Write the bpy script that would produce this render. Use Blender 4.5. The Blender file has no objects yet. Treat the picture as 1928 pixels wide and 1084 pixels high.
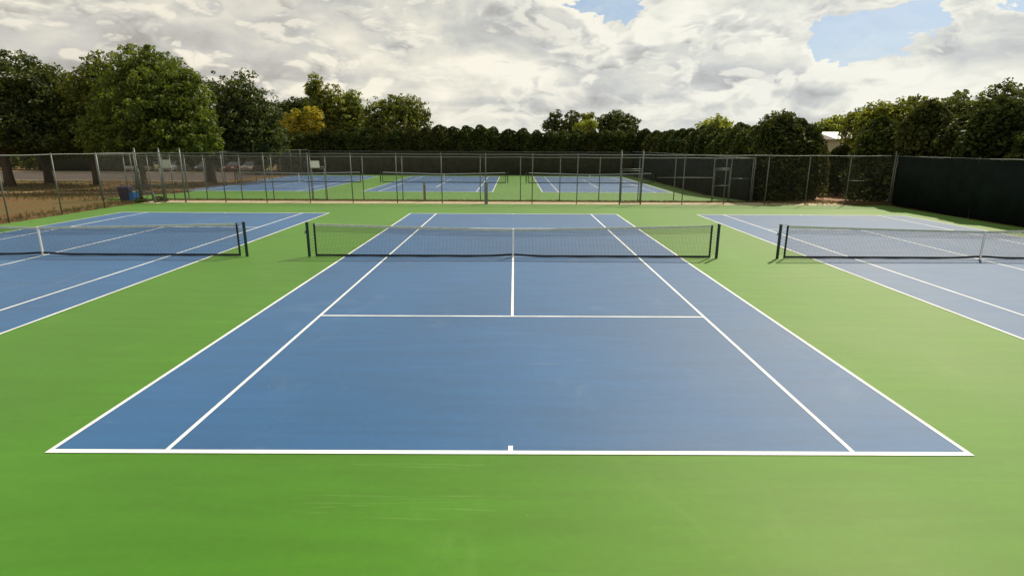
import bpy, math, random
import numpy as np
from mathutils import Vector

# ---------------------------------------------------------------- camera, sky, sun
sc = bpy.context.scene
CX, CY, CZ = 0.0326, -17.7733, 3.5411
YAW, PIT, ROLL, FPX = 0.0023, -0.2438, 0.0046, 1042.98
cd = bpy.data.cameras.new("camera"); cam = bpy.data.objects.new("camera", cd)
sc.collection.objects.link(cam); sc.camera = cam
cd.sensor_width = 36; cd.lens = FPX / 1928 * 36; cd.clip_start = .05; cd.clip_end = 3000
cd.shift_x = -6 / 1928; cd.shift_y = -9.5 / 1928
cam.location = (CX, CY, CZ)
F_ = Vector((math.sin(YAW) * math.cos(PIT), math.cos(YAW) * math.cos(PIT), math.sin(PIT)))
R_ = Vector((math.cos(YAW), -math.sin(YAW), 0)); U_ = R_.cross(F_)
R2 = math.cos(ROLL) * R_ + math.sin(ROLL) * U_; U2 = -math.sin(ROLL) * R_ + math.cos(ROLL) * U_
from mathutils import Matrix
cam.rotation_euler = Matrix((R2, U2, -F_)).transposed().to_euler()

SUN_EL, SUN_AZ = math.radians(47), math.radians(38)      # azimuth clockwise from +Y
SUN_DIR = Vector((math.sin(SUN_AZ) * math.cos(SUN_EL), math.cos(SUN_AZ) * math.cos(SUN_EL), math.sin(SUN_EL)))
sl = bpy.data.lights.new("sun", 'SUN'); sl.energy = 5.0; sl.angle = math.radians(.6); sl.color = (1, .91, .74)
so = bpy.data.objects.new("sun", sl); sc.collection.objects.link(so)
so.rotation_euler = SUN_DIR.to_track_quat('Z', 'Y').to_euler(); so.location = (20, 20, 40)
sc.view_settings.view_transform = 'Standard'; sc.view_settings.look = 'None'
sc.view_settings.exposure = 0.0; sc.view_settings.gamma = 1


def ray(u, v):                       # direction in which photo point (u, v) is seen
    return F_ + R2 * ((u - 970) / FPX) - U2 * ((v - 532.5) / FPX)


class NT:
    def __init__(s, tree): s.t = tree; tree.nodes.clear()
    def n(s, typ, **kw):
        nd = s.t.nodes.new(typ)
        for k, v in kw.items():
            if k == 'ins':
                for a, b in v.items():
                    if hasattr(b, 'is_output'): s.t.links.new(b, nd.inputs[a])
                    else: nd.inputs[a].default_value = b
            else: setattr(nd, k, v)
        return nd
    def m(s, op, a, b=None, c=None):
        nd = s.n('ShaderNodeMath', operation=op)
        for i, x in enumerate((a, b, c)):
            if x is None: continue
            if hasattr(x, 'is_output'): s.t.links.new(x, nd.inputs[i])
            else: nd.inputs[i].default_value = x
        return nd.outputs[0]
    def vm(s, op, a, b=None, scale=None):
        nd = s.n('ShaderNodeVectorMath', operation=op)
        for i, x in enumerate((a, b)):
            if x is None: continue
            if hasattr(x, 'is_output'): s.t.links.new(x, nd.inputs[i])
            else: nd.inputs[i].default_value = x
        if scale is not None: nd.inputs['Scale'].default_value = scale
        return nd.outputs['Value'] if op in ('DISTANCE', 'DOT_PRODUCT', 'LENGTH') else nd.outputs['Vector']
    def mr(s, v, a, b, c=0., d=1., smooth=True):
        nd = s.n('ShaderNodeMapRange', ins={'Value': v, 'From Min': a, 'From Max': b, 'To Min': c, 'To Max': d})
        if smooth: nd.interpolation_type = 'SMOOTHSTEP'
        return nd.outputs['Result']
    def mix(s, f, a, b, blend='MIX'):
        nd = s.n('ShaderNodeMix', data_type='RGBA', blend_type=blend)
        for i, x in ((0, f), (6, a), (7, b)):
            if hasattr(x, 'is_output'): s.t.links.new(x, nd.inputs[i])
            elif i: nd.inputs[i].default_value = (*x, 1)
            else: nd.inputs[i].default_value = x
        return nd.outputs[2]
    def noise(s, vec, scale, detail=6., rough=.55, dist=0., lac=2.):
        nd = s.n('ShaderNodeTexNoise', ins={'Vector': vec, 'Scale': scale, 'Detail': detail, 'Roughness': rough, 'Distortion': dist, 'Lacunarity': lac})
        return nd
    def link(s, a, b): s.t.links.new(a, b)


def build_world():
    w = bpy.data.worlds.new("World"); sc.world = w; w.use_nodes = True
    T = NT(w.node_tree)
    sky = T.n('ShaderNodeTexSky'); sky.sky_type = 'NISHITA'; sky.sun_disc = False
    sky.sun_elevation = SUN_EL; sky.sun_rotation = SUN_AZ; sky.dust_density = 1.5; sky.air_density = 1.0
    skyc = T.vm('SCALE', sky.outputs[0], scale=.085)
    tc = T.n('ShaderNodeTexCoord').outputs['Generated']
    d = T.vm('NORMALIZE', tc)
    st = T.vm('MULTIPLY', d, (1, 1, 1.9))                       # flatter clouds towards the horizon
    warp = T.noise(st, 7., 3., .5)
    wv = T.vm('SCALE', T.vm('SUBTRACT', warp.outputs['Color'], (.5, .5, .5)), scale=.10)
    p = T.vm('ADD', st, wv)
    def dens(q):
        big = T.noise(q, 3.0, 2., .5).outputs['Fac']
        mid = T.noise(q, 6.6, 6., .52, lac=2.1).outputs['Fac']
        return T.m('ADD', T.m('MULTIPLY_ADD', mid, .75, T.m('MULTIPLY', big, .55)), .10)
    n0 = dens(p)
    n1 = dens(T.vm('ADD', p, (.014, .004, .042)))
    bil = lambda x: T.m('ABSOLUTE', T.m('MULTIPLY_ADD', x, 2., -1.))          # rounded bulges parted by thin creases
    def heap(seed, scale, zs, th, up):
        """one deck of heaped clouds: crisp cauliflower edge, sunlit crown, grey base"""
        def f(off):
            q = T.vm('ADD', T.vm('MULTIPLY', T.vm('ADD', p, off), (1, 1, zs)), seed)
            n = T.noise(q, scale, 6., .46, lac=2.1).outputs['Fac']
            b1 = bil(T.noise(q, scale * 2.8, 0., .5).outputs['Fac']); b2 = bil(T.noise(q, scale * 6.5, 1., .5).outputs['Fac'])
            return T.m('ADD', n, T.m('MULTIPLY_ADD', b1, .24, T.m('MULTIPLY', b2, .11)))
        f0 = f((0, 0, 0)); f1 = f((up * .45, up * .1, up))
        al = T.mr(f0, th, th + .055)
        sh = T.m('ADD', T.m('MULTIPLY', T.m('SUBTRACT', f0, f1), 3.0), T.mr(f1, th - .05, th + .22, 1.05, .60))
        return al, sh
    def blobs(lst):
        tot = None
        for (u, v, rad, amt) in lst:
            b = ray(u, v).normalized()
            dist = T.vm('DISTANCE', p, (b.x, b.y, b.z * 1.9))
            k = T.mr(dist, 0., rad, amt, 0.)
            tot = k if tot is None else T.m('ADD', tot, k)
        return tot
    clear = blobs([(1630, 80, .10, .40), (1695, 65, .09, .34), (1580, 40, .07, .2), (1740, 95, .06, .2), (1150, 0, .10, .50), (1210, -10, .07, .3),
                   (1045, 28, .05, .35), (620, 118, .05, .35), (375, 12, .05, .3), (1900, -60, .2, .3)])
    rag = T.m('SUBTRACT', T.noise(p, 9., 7., .6).outputs['Fac'], .5)
    clear = T.m('MULTIPLY_ADD', T.m('MULTIPLY', rag, 3.4), T.mr(clear, .0, .12), clear)
    dark = blobs([(690, -12, .23, .75), (560, 20, .14, .35), (270, 75, .16, .5), (400, 110, .12, .3), (250, 120, .10, .3), (760, 135, .11, .38),
                  (1400, 5, .10, .45), (1260, 105, .13, .42), (1480, 165, .12, .3), (560, 155, .13, .35), (1150, 195, .15, .28), (930, 60, .12, .2), (1180, 30, .05, .2), (1050, 50, .2, .1), (330, 40, .35, .22), (60, 60, .4, .3), (700, 60, .3, .12)])
    dz = T.n('ShaderNodeSeparateXYZ', ins={'Vector': d}).outputs['Z']
    lowhaze = T.mr(dz, .0, .08, 1., 0.)
    above = T.mr(dz, .28, .8, 0., .14)
    cover = T.m('SUBTRACT', T.m('SUBTRACT', n0, clear), above)
    cover = T.m('MULTIPLY_ADD', lowhaze, .10, T.m('ADD', cover, .025))
    alpha = T.mr(cover, .47, .56)
    relief = T.m('MULTIPLY', T.m('SUBTRACT', n0, n1), 2.9)
    lit = T.m('ADD', T.m('ADD', relief, .98), T.m("MULTIPLY", dark, -.50))
    thick = T.mr(cover, .60, .95, 0., .35)
    lit = T.m('SUBTRACT', lit, thick)
    bandn = T.noise(T.vm('MULTIPLY', d, (1, 1, 9.)), 2.6, 4., .5).outputs['Fac']
    band = T.m('MULTIPLY', T.mr(bandn, .44, .60), T.mr(dz, .03, .16, .42, .12))
    lit = T.m('SUBTRACT', lit, band)
    lit = T.m('MULTIPLY_ADD', lowhaze, .12, lit)
    lit = T.m('SUBTRACT', lit, T.mr(dz, .27, .55, 0., .55))      # unseen cloud overhead is dimmed to deepen the shade below
    lit = T.mr(lit, -.15, 1.05, 0., 1., smooth=False)
    def tone(fac):
        ramp = T.n('ShaderNodeValToRGB', ins={'Fac': fac}); cr = ramp.color_ramp
        cr.elements[0].position = 0.; cr.elements[0].color = (.36, .345, .33, 1)
        cr.elements[1].position = 1.; cr.elements[1].color = (.98, .94, .82, 1)
        for pos, c in ((.28, (.49, .485, .475)), (.52, (.62, .625, .60)), (.76, (.79, .775, .69))):
            e = cr.elements.new(pos); e.color = (*c, 1)
        return ramp.outputs[0]
    skyb = T.mix(.35, skyc, (.50, .68, .86))
    col = T.mix(alpha, skyb, tone(lit))
    overhead = T.mr(dz, .27, .55, 0., .5)  # same dimming above the view, for the heaped decks
    for (seed, scale, zs, th, up, amt) in ((( 3.1, 1.7, .4), 8., 1.15, .575, .018, .6), ((8.3, 5.2, 2.6), 4.6, .95, .585, .036, .85)):
        al, sh = heap(seed, scale, zs, th, up)
        al = T.m('MULTIPLY', al, T.mr(T.m('SUBTRACT', clear, T.m('MULTIPLY', T.m('SUBTRACT', n0, .74), 1.6)), .06, .22, 1., .1))
        al = T.m('MULTIPLY', al, T.mr(dz, .015, .06, .5 * amt, amt))
        sh = T.m('SUBTRACT', T.m('MULTIPLY_ADD', dark, -.45, sh), overhead)
        col = T.mix(al, col, tone(sh))
    side = T.mr(T.n('ShaderNodeSeparateXYZ', ins={'Vector': d}).outputs['X'], -.5, .45)
    col = T.mix(1., col, T.mix(side, (1.0, .972, .925), (.965, .99, 1.02)), 'MULTIPLY')
    veil = T.mr(dz, .0, .06, .45, 0.)
    col = T.mix(veil, col, (.80, .81, .74))
    bg = T.n('ShaderNodeBackground', ins={'Color': col, 'Strength': 1.0})
    out = T.n('ShaderNodeOutputWorld'); T.link(bg.outputs[0], out.inputs[0])
    w.cycles.sampling_method = 'MANUAL'; w.cycles.sample_map_resolution = 512


build_world()

# ---------------------------------------------------------------- helpers
rnd = random.Random(7)
col = sc.collection
Z_FAR = -.30


def gz(y):                           # the ground falls a little between the two court pads
    return 0. if y < 19.5 else (Z_FAR if y > 27 else Z_FAR * (y - 19.5) / 7.5)
def at_y(u, v, y):
    d = ray(u, v); t = (y - CY) / d.y
    return Vector((CX + d.x * t, y, CZ + d.z * t))
def X(u, y): return at_y(u, 350, y).x
def Zt(u, v, y): return at_y(u, v, y).z
def G(u, v, z=None):
    d = ray(u, v); zz = 0. if z is None else z
    for _ in range(12):
        t = (zz - CZ) / d.z; y = CY + d.y * t
        if z is not None: break
        zz = gz(y)
    return Vector((CX + d.x * t, y, zz))


def tag(o, label=None, cat=None, group=None, kind=None):
    if label: o['label'] = label
    if cat: o['category'] = cat
    if group: o['group'] = group
    if kind: o['kind'] = kind
    return o
def thing(name, label, cat, loc=(0, 0, 0), rz=0., group=None):
    o = bpy.data.objects.new(name, None); col.objects.link(o); o.empty_display_size = .3
    o.location = loc; o.rotation_euler = (0, 0, rz)
    return tag(o, label, cat, group)
def copy_tree(o, parent=None):
    c = o.copy(); col.objects.link(c)
    if parent is not None: c.parent = parent
    for ch in list(o.children): copy_tree(ch, c)
    return c


class MB:
    def __init__(s): s.v = []; s.f = []
    def quad(s, a, b, c, d):
        n = len(s.v); s.v += [tuple(a), tuple(b), tuple(c), tuple(d)]; s.f.append((n, n + 1, n + 2, n + 3)); return s
    def box(s, x0, x1, y0, y1, z0, z1):
        n = len(s.v)
        s.v += [(x0, y0, z0), (x1, y0, z0), (x1, y1, z0), (x0, y1, z0), (x0, y0, z1), (x1, y0, z1), (x1, y1, z1), (x0, y1, z1)]
        s.f += [(n, n + 3, n + 2, n + 1), (n + 4, n + 5, n + 6, n + 7), (n, n + 1, n + 5, n + 4), (n + 1, n + 2, n + 6, n + 5), (n + 2, n + 3, n + 7, n + 6), (n + 3, n, n + 4, n + 7)]
        return s
    def tube(s, pts, r, seg=10, cap=True):
        pts = [Vector(p) for p in pts]
        rs = r if isinstance(r, (list, tuple)) else [r] * len(pts)
        n = len(s.v); prev = None
        for i, p in enumerate(pts):
            d = (pts[min(i + 1, len(pts) - 1)] - pts[max(i - 1, 0)]).normalized()
            if prev is None:
                a = d.cross(Vector((0, 0, 1)) if abs(d.z) < .9 else Vector((1, 0, 0))).normalized()
            else:
                a = (prev - d * prev.dot(d)).normalized()
            prev = a; b = d.cross(a)
            for k in range(seg):
                t = 2 * math.pi * k / seg
                s.v.append(tuple(p + (a * math.cos(t) + b * math.sin(t)) * rs[i]))
        for i in range(len(pts) - 1):
            for k in range(seg):
                q = n + i * seg
                s.f.append((q + k, q + (k + 1) % seg, q + seg + (k + 1) % seg, q + seg + k))
        if cap:
            s.f.append(tuple(n + k for k in reversed(range(seg))))
            q = n + (len(pts) - 1) * seg; s.f.append(tuple(q + k for k in range(seg)))
        return s
    def lathe(s, prof, cx=0, cy=0, seg=20):
        n = len(s.v)
        for (r, z) in prof:
            for k in range(seg):
                t = 2 * math.pi * k / seg; s.v.append((cx + r * math.cos(t), cy + r * math.sin(t), z))
        for i in range(len(prof) - 1):
            for k in range(seg):
                q = n + i * seg
                s.f.append((q + k, q + (k + 1) % seg, q + seg + (k + 1) % seg, q + seg + k))
        return s
    def prism(s, poly, y0, y1):       # polygon in xz, extruded along y
        n = len(s.v); m = len(poly)
        s.v += [(x, y0, z) for x, z in poly] + [(x, y1, z) for x, z in poly]
        s.f.append(tuple(n + i for i in range(m))); s.f.append(tuple(n + m + i for i in reversed(range(m))))
        for i in range(m): s.f.append((n + i, n + m + i, n + m + (i + 1) % m, n + (i + 1) % m))
        return s
    def build(s, name, mat, parent=None, smooth=False, bevel=0., loc=None):
        me = bpy.data.meshes.new(name); me.from_pydata(s.v, [], s.f); me.update()
        me.materials.append(mat)
        o = bpy.data.objects.new(name, me); col.objects.link(o)
        if smooth: me.polygons.foreach_set('use_smooth', [True] * len(me.polygons))
        if parent is not None: o.parent = parent
        if loc: o.location = loc
        if bevel:
            b = o.modifiers.new('bevel', 'BEVEL'); b.width = bevel; b.segments = 2; b.limit_method = 'ANGLE'
        return o


# ---------------------------------------------------------------- materials
def simple(name, rgb, rough=.6, metal=0., var=.12, scale=3., bump=0., spec=.5, coords='Object'):
    m = bpy.data.materials.new(name); m.use_nodes = True; T = NT(m.node_tree)
    tc = T.n('ShaderNodeTexCoord').outputs[coords]
    nz = T.noise(tc, scale, 6., .6)
    f = T.mr(nz.outputs['Fac'], .3, .7, 1 - var, 1 + var)
    c = T.vm('MULTIPLY', tuple(rgb), T.n('ShaderNodeCombineXYZ', ins={'X': f, 'Y': f, 'Z': f}).outputs[0])
    b = T.n('ShaderNodeBsdfPrincipled', ins={'Base Color': c, 'Roughness': rough, 'Metallic': metal, 'Specular IOR Level': spec})
    if bump:
        bp = T.n('ShaderNodeBump', ins={'Height': nz.outputs['Fac'], 'Strength': bump, 'Distance': .05}); T.link(bp.outputs[0], b.inputs['Normal'])
    o = T.n('ShaderNodeOutputMaterial'); T.link(b.outputs[0], o.inputs[0])
    return m


def court_mat(name, rgb, pale, rough=.5, spec=.5):
    """painted acrylic: fine sand grain, broad brushed streaks, faint scuffs and worn spots"""
    m = bpy.data.materials.new(name); m.use_nodes = True; T = NT(m.node_tree)
    tc = T.n('ShaderNodeTexCoord').outputs['Object']
    broad = T.noise(tc, .22, 4., .5).outputs['Fac']
    stv = T.vm('MULTIPLY', tc, (.35, 2.6, 1)); streak = T.noise(stv, 1.3, 6., .6, .4).outputs['Fac']
    grain = T.noise(tc, 260., 2., .6).outputs['Fac']
    mott = T.noise(tc, 9., 10., .75).outputs['Fac']
    k = T.m('ADD', T.mr(broad, .3, .7, .93, 1.07), T.mr(streak, .3, .7, -.075, .075))
    k = T.m('ADD', k, T.mr(grain, .3, .7, -.11, .11)); k = T.m('ADD', k, T.mr(mott, .3, .7, -.06, .06))
    c = T.vm('MULTIPLY', tuple(rgb), T.n('ShaderNodeCombineXYZ', ins={'X': k, 'Y': k, 'Z': k}).outputs[0])
    sv = T.vm('MULTIPLY', tc, (.28, 9., 1)); sc1 = T.noise(sv, 1.9, 3., .5, 1.2).outputs['Fac']
    gate = T.mr(T.noise(tc, .45, 3., .5).outputs['Fac'], .50, .60)
    scuff = T.m('MULTIPLY', T.mr(sc1, .645, .69), gate)
    c = T.mix(T.m('MULTIPLY', scuff, .17), c, pale)
    vd = T.n('ShaderNodeTexVoronoi', ins={'Vector': tc, 'Scale': 1.1, 'Randomness': 1.})
    spot = T.mr(vd.outputs['Distance'], .012, .022, .35, 0.)
    c = T.mix(spot, c, pale)
    wear = T.mr(T.noise(T.vm('MULTIPLY', tc, (1., .55, 1)), .75, 7., .68, .8).outputs['Fac'], .56, .72, 0., .09)
    c = T.mix(wear, c, pale)
    dirt = T.mr(T.noise(tc, 1.3, 8., .7).outputs['Fac'], .60, .75, 0., .22)
    c = T.mix(dirt, c, tuple(.55 * q for q in rgb))
    rg = T.mr(broad, .3, .7, rough - .03, rough + .03)
    b = T.n('ShaderNodeBsdfPrincipled', ins={'Base Color': c, 'Roughness': rg, 'Specular IOR Level': spec, 'Specular Tint': (1., .82, .50, 1), 'Sheen Weight': .12, 'Sheen Roughness': .45, 'Sheen Tint': (1., .85, .62, 1)})
    bp = T.n('ShaderNodeBump', ins={'Height': T.m('MULTIPLY_ADD', grain, 1., T.m('MULTIPLY', streak, 1.5)), 'Strength': .25, 'Distance': .004}); T.link(bp.outputs[0], b.inputs['Normal'])
    o = T.n('ShaderNodeOutputMaterial'); T.link(b.outputs[0], o.inputs[0])
    return m


def ground_mat():
    m = bpy.data.materials.new('dry earth and thin grass'); m.use_nodes = True; T = NT(m.node_tree)
    tc = T.n('ShaderNodeTexCoord').outputs['Object']
    a = T.noise(tc, .16, 5., .6).outputs['Fac']; b2 = T.noise(tc, 1.7, 8., .7).outputs['Fac']; f = T.noise(tc, 22., 5., .7).outputs['Fac']
    st = T.vm('MULTIPLY', tc, (.12, 1., 1)); s = T.noise(st, .55, 4., .55).outputs['Fac']
    earth = T.mix(T.mr(f, .3, .7), (.105, .052, .024), (.21, .115, .055))
    grass = T.mix(T.mr(f, .3, .7), (.075, .072, .022), (.17, .135, .055))
    k = T.mr(T.m('ADD', T.m('MULTIPLY', s, .7), T.m('ADD', T.m('MULTIPLY', b2, .3), T.m('MULTIPLY', a, .3))), .58, .72)
    c = T.mix(k, earth, grass)
    b = T.n('ShaderNodeBsdfPrincipled', ins={'Base Color': c, 'Roughness': .95, 'Specular IOR Level': .1})
    bp = T.n('ShaderNodeBump', ins={'Height': T.m('ADD', f, b2), 'Strength': .6, 'Distance': .06}); T.link(bp.outputs[0], b.inputs['Normal'])
    o = T.n('ShaderNodeOutputMaterial'); T.link(b.outputs[0], o.inputs[0])
    return m


def leaf_mat(name, ca, cb, trans=.3, spec=.3, rough=.55):
    m = bpy.data.materials.new(name); m.use_nodes = True; T = NT(m.node_tree)
    geo = T.n('ShaderNodeNewGeometry')
    tc = T.n('ShaderNodeTexCoord').outputs['Object']
    oi = T.n('ShaderNodeObjectInfo').outputs['Random']
    nz = T.noise(tc, .9, 4., .6).outputs['Fac']
    k = T.m('ADD', T.m('MULTIPLY', geo.outputs['Random Per Island'], .6), T.mr(nz, .3, .7, -.1, .5))
    k = T.m('ADD', k, T.m('MULTIPLY_ADD', oi, .3, -.15))
    c = T.mix(T.mr(k, 0., 1.), ca, cb)
    b = T.n('ShaderNodeBsdfPrincipled', ins={'Base Color': c, 'Roughness': rough, 'Specular IOR Level': spec})
    ct = T.vm('MULTIPLY', c, (1.5, 1.5, .5))
    tr = T.n('ShaderNodeBsdfTranslucent', ins={'Color': ct})
    mx = T.n('ShaderNodeMixShader', ins={0: trans, 1: b.outputs[0], 2: tr.outputs[0]})
    o = T.n('ShaderNodeOutputMaterial'); T.link(mx.outputs[0], o.inputs[0])
    return m


GREEN = court_mat('green acrylic court paint', (.035, .163, .004), (.20, .33, .11), .62, .46)
BLUE = court_mat('blue acrylic court paint', (.006, .090, .238), (.22, .30, .39), .60, .52)
def line_mat():
    m = bpy.data.materials.new('worn white line paint'); m.use_nodes = True; T = NT(m.node_tree)
    tc = T.n('ShaderNodeTexCoord').outputs['Object']
    a = T.mr(T.noise(tc, .9, 4., .6).outputs['Fac'], .35, .65, .66, .84)
    g = T.mr(T.noise(tc, 38., 4., .7).outputs['Fac'], .60, .72, 0., .22)
    d = T.mr(T.noise(tc, 4.5, 6., .7).outputs['Fac'], .56, .70, 0., .20)
    c = T.n('ShaderNodeCombineXYZ', ins={'X': a, 'Y': a, 'Z': T.m('MULTIPLY', a, .96)}).outputs[0]
    c = T.mix(T.m('ADD', g, d), c, (.32, .38, .38))
    b = T.n('ShaderNodeBsdfPrincipled', ins={'Base Color': c, 'Roughness': .65})
    o = T.n('ShaderNodeOutputMaterial'); T.link(b.outputs[0], o.inputs[0]); return m
LINE = line_mat()
EARTH = ground_mat()
CONC = simple('pale concrete', (.46, .37, .24), .85, var=.16, scale=3., bump=.2)
ASPH = simple('worn asphalt', (.075, .060, .048), .9, var=.25, scale=1.2, bump=.2, spec=.2)
GALV = simple('weathered galvanised steel', (.135, .15, .13), .55, .45, var=.18, scale=6.)
WIRE = simple('galvanised chain link wire', (.075, .072, .058), .6, .2, var=.1)
NETB = simple('black net cord', (.012, .013, .014), .8, var=.1)
BAND = simple('black vinyl band', (.008, .010, .013), .55, var=.2)
TAPE = simple('grimy white net tape', (.50, .53, .44), .8, var=.12, scale=5.)
STRAP = simple('white webbing', (.80, .80, .76), .7, var=.05)
POSTG = simple('dark green enamel', (.006, .026, .022), .35, var=.2)
BRASS = simple('dull steel', (.25, .24, .22), .4, .8)
SCREEN = simple('black green windscreen fabric', (.007, .012, .009), .9, var=.25, scale=1.2, bump=.3, spec=.1)
SCREENB = simple('faded brown windscreen fabric', (.028, .026, .017), .9, var=.25, scale=1.2, bump=.3, spec=.1)
SIGNW = simple('white enamel sign', (.72, .72, .66), .5, var=.05)
SIGNG = simple('pale grey green sign panel', (.40, .46, .41), .5, var=.05)
BARK = simple('brown bark', (.085, .062, .042), .95, var=.35, scale=9., bump=.8, spec=.1)
L_MAPLE = leaf_mat('maple leaves', (.020, .046, .010), (.16, .195, .028), .42)
L_DARK = leaf_mat('dark oak leaves', (.022, .038, .011), (.12, .140, .030), .36)
L_OLIVE = leaf_mat('olive leaves', (.045, .066, .014), (.25, .265, .042), .46)
L_LIGHT = leaf_mat('fresh green leaves', (.070, .100, .014), (.28, .31, .045), .46)
L_YEL = leaf_mat('yellow autumn leaves', (.12, .14, .014), (.50, .40, .045), .40)
L_CON = leaf_mat('evergreen sprays', (.014, .028, .008), (.085, .105, .024), .26, .06)
L_CON2 = leaf_mat('brownish evergreen sprays', (.018, .028, .009), (.095, .100, .026), .26, .06)

# ---------------------------------------------------------------- ground
def sheet(name, x0, x1, ys, dz, mat, nx=1, kind='structure', zfun=gz):
    b = MB(); n = nx + 1
    for y in ys:
        for i in range(n): b.v.append((x0 + (x1 - x0) * i / nx, y, zfun(y) + dz))
    for j in range(len(ys) - 1):
        for i in range(nx): q = j * n + i; b.f.append((q, q + 1, q + n + 1, q + n))
    o = b.build(name, mat); o['kind'] = kind
    return o

sheet('ground', -1500, 1500, [-600, 19.5, 27, 1800], -.075, EARTH)
NEAR_Y = 16.62                                   # back edge of the near pad
XL, XR = -22.9, 23.1
def slab(name, x0, x1, y0, y1, top, mat):
    ys = [y0] + [y for y in (19.5, 27) if y0 < y < y1] + [y1]
    b = MB(); n = len(ys)
    for y in ys: b.v += [(x0, y, gz(y) + top), (x1, y, gz(y) + top), (x0, y, gz(y) - .3), (x1, y, gz(y) - .3)]
    for j in range(n - 1):
        q = 4 * j; b.f += [(q, q + 1, q + 5, q + 4), (q, q + 4, q + 6, q + 2), (q + 1, q + 3, q + 7, q + 5)]
    b.f += [(0, 2, 3, 1), (4 * n - 4, 4 * n - 3, 4 * n - 1, 4 * n - 2)]
    o = b.build(name, mat); o['kind'] = 'structure'; return o
slab('court_pad', XL, XR, -40, NEAR_Y, 0, GREEN)
slab('court_pad', -26.6, 15.3, 18.75, 56.2, .002, GREEN)
slab('concrete_path', -22.9, 21., NEAR_Y + .06, 18.15, -.012, CONC)
# asphalt drive beyond the left side and its pale kerb
g1 = G(200, 342); 
slab('road', -140, -31.5, 41.5, 60, -.05, ASPH)
slab('kerb', -140, -31.5, 41.2, 41.49, .03, CONC)
slab('kerb', -140, -31.5, 60.01, 60.3, .03, CONC)
slab('dirt_path', -60, -27.2, 27.2, 28.4, -.068, simple('pale trodden earth', (.42, .27, .15), .95, var=.2, bump=.3, scale=2.))
slab('dirt_path', 19.0, 24.0, 19.0, 40.0, -.066, simple('trodden red earth', (.33, .18, .10), .95, var=.2, bump=.3, scale=2.))

# grass tufts and weeds along the edges
def tufts(name, spots, mat, h=.12):
    b = MB()
    for (x, y) in spots:
        z = gz(y) - .07
        for _ in range(9):
            a = rnd.uniform(0, 6.28); r = rnd.uniform(.01, .07); l = rnd.uniform(.5, 1.2) * h
            dx, dy = math.cos(a), math.sin(a); w = .012
            px, py = x + dx * r, y + dy * r
            b.v += [(px - dy * w, py + dx * w, z), (px + dy * w, py - dx * w, z), (px + dx * l * .5, py + dy * l * .5, z + l + .06)]
            b.f.append((len(b.v) - 3, len(b.v) - 2, len(b.v) - 1))
    o = b.build(name, mat); o['kind'] = 'stuff'
    tag(o, 'low weeds and dry grass growing along the edges of the court pads', 'grass'); return o
sp = [(rnd.uniform(-22.8, 15), rnd.uniform(18.2, 18.72)) for _ in range(1500)] + \
     [(rnd.uniform(15.5, 26), rnd.gauss(18.3, .8)) for _ in range(500)] + [(rnd.gauss(-24.2, .6), rnd.uniform(0, 18)) for _ in range(500)] + \
     [(rnd.uniform(-60, -27), rnd.uniform(18, 41)) for _ in range(3500)]
tufts('grass', sp, leaf_mat('dry weeds', (.10, .09, .03), (.22, .17, .06), .2))

# ---------------------------------------------------------------- courts
def court(cx, yn, yb_near, yb_far, ys_near, ys_far, z, nb=.10):
    dz = lambda t: z + t
    D, S, w = 5.485, 4.115, .055
    b = MB(); b.quad((cx - D, yb_near, dz(.004)), (cx + D, yb_near, dz(.004)), (cx + D, yb_far, dz(.004)), (cx - D, yb_far, dz(.004)))
    o = b.build('court_surface', BLUE); o['kind'] = 'structure'
    m = MB()
    def r(x0, x1, y0, y1): m.quad((cx + x0, y0, dz(.008)), (cx + x1, y0, dz(.008)), (cx + x1, y1, dz(.008)), (cx + x0, y1, dz(.008)))
    r(-D, D, yb_near, yb_near + nb); r(-D, D, yb_far - nb, yb_far)
    yi, yj = yb_near + nb, yb_far - nb
    for s in (-1, 1):
        r(min(s * D, s * (D - w)), max(s * D, s * (D - w)), yi, yj)
        if s < 0: r(-S, -S + w, yi, yj)
        else: r(S - w, S, yi, yj)
    r(-S + w, S - w, ys_near - w / 2, ys_near + w / 2); r(-S + w, S - w, ys_far - w / 2, ys_far + w / 2)
    r(-w / 2, w / 2, ys_near + w / 2, ys_far - w / 2)
    r(-w / 2, w / 2, yi, yi + .11); r(-w / 2, w / 2, yj - .11, yj)
    o = m.build('court_lines', LINE); o['kind'] = 'structure'

YN = -.12
CRT = (-15.22, 0., 15.18)
for cx in CRT: court(cx, YN, -11.92, 11.6, -6.5, 6.3, 0., .078)
FYN = 40.6
FC = (-22.3, -7.25, 7.85)
for cx in FC: court(cx, FYN, FYN - 11.5, FYN + 11.9, FYN - 6.3, FYN + 6.4, Z_FAR + .002)

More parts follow.
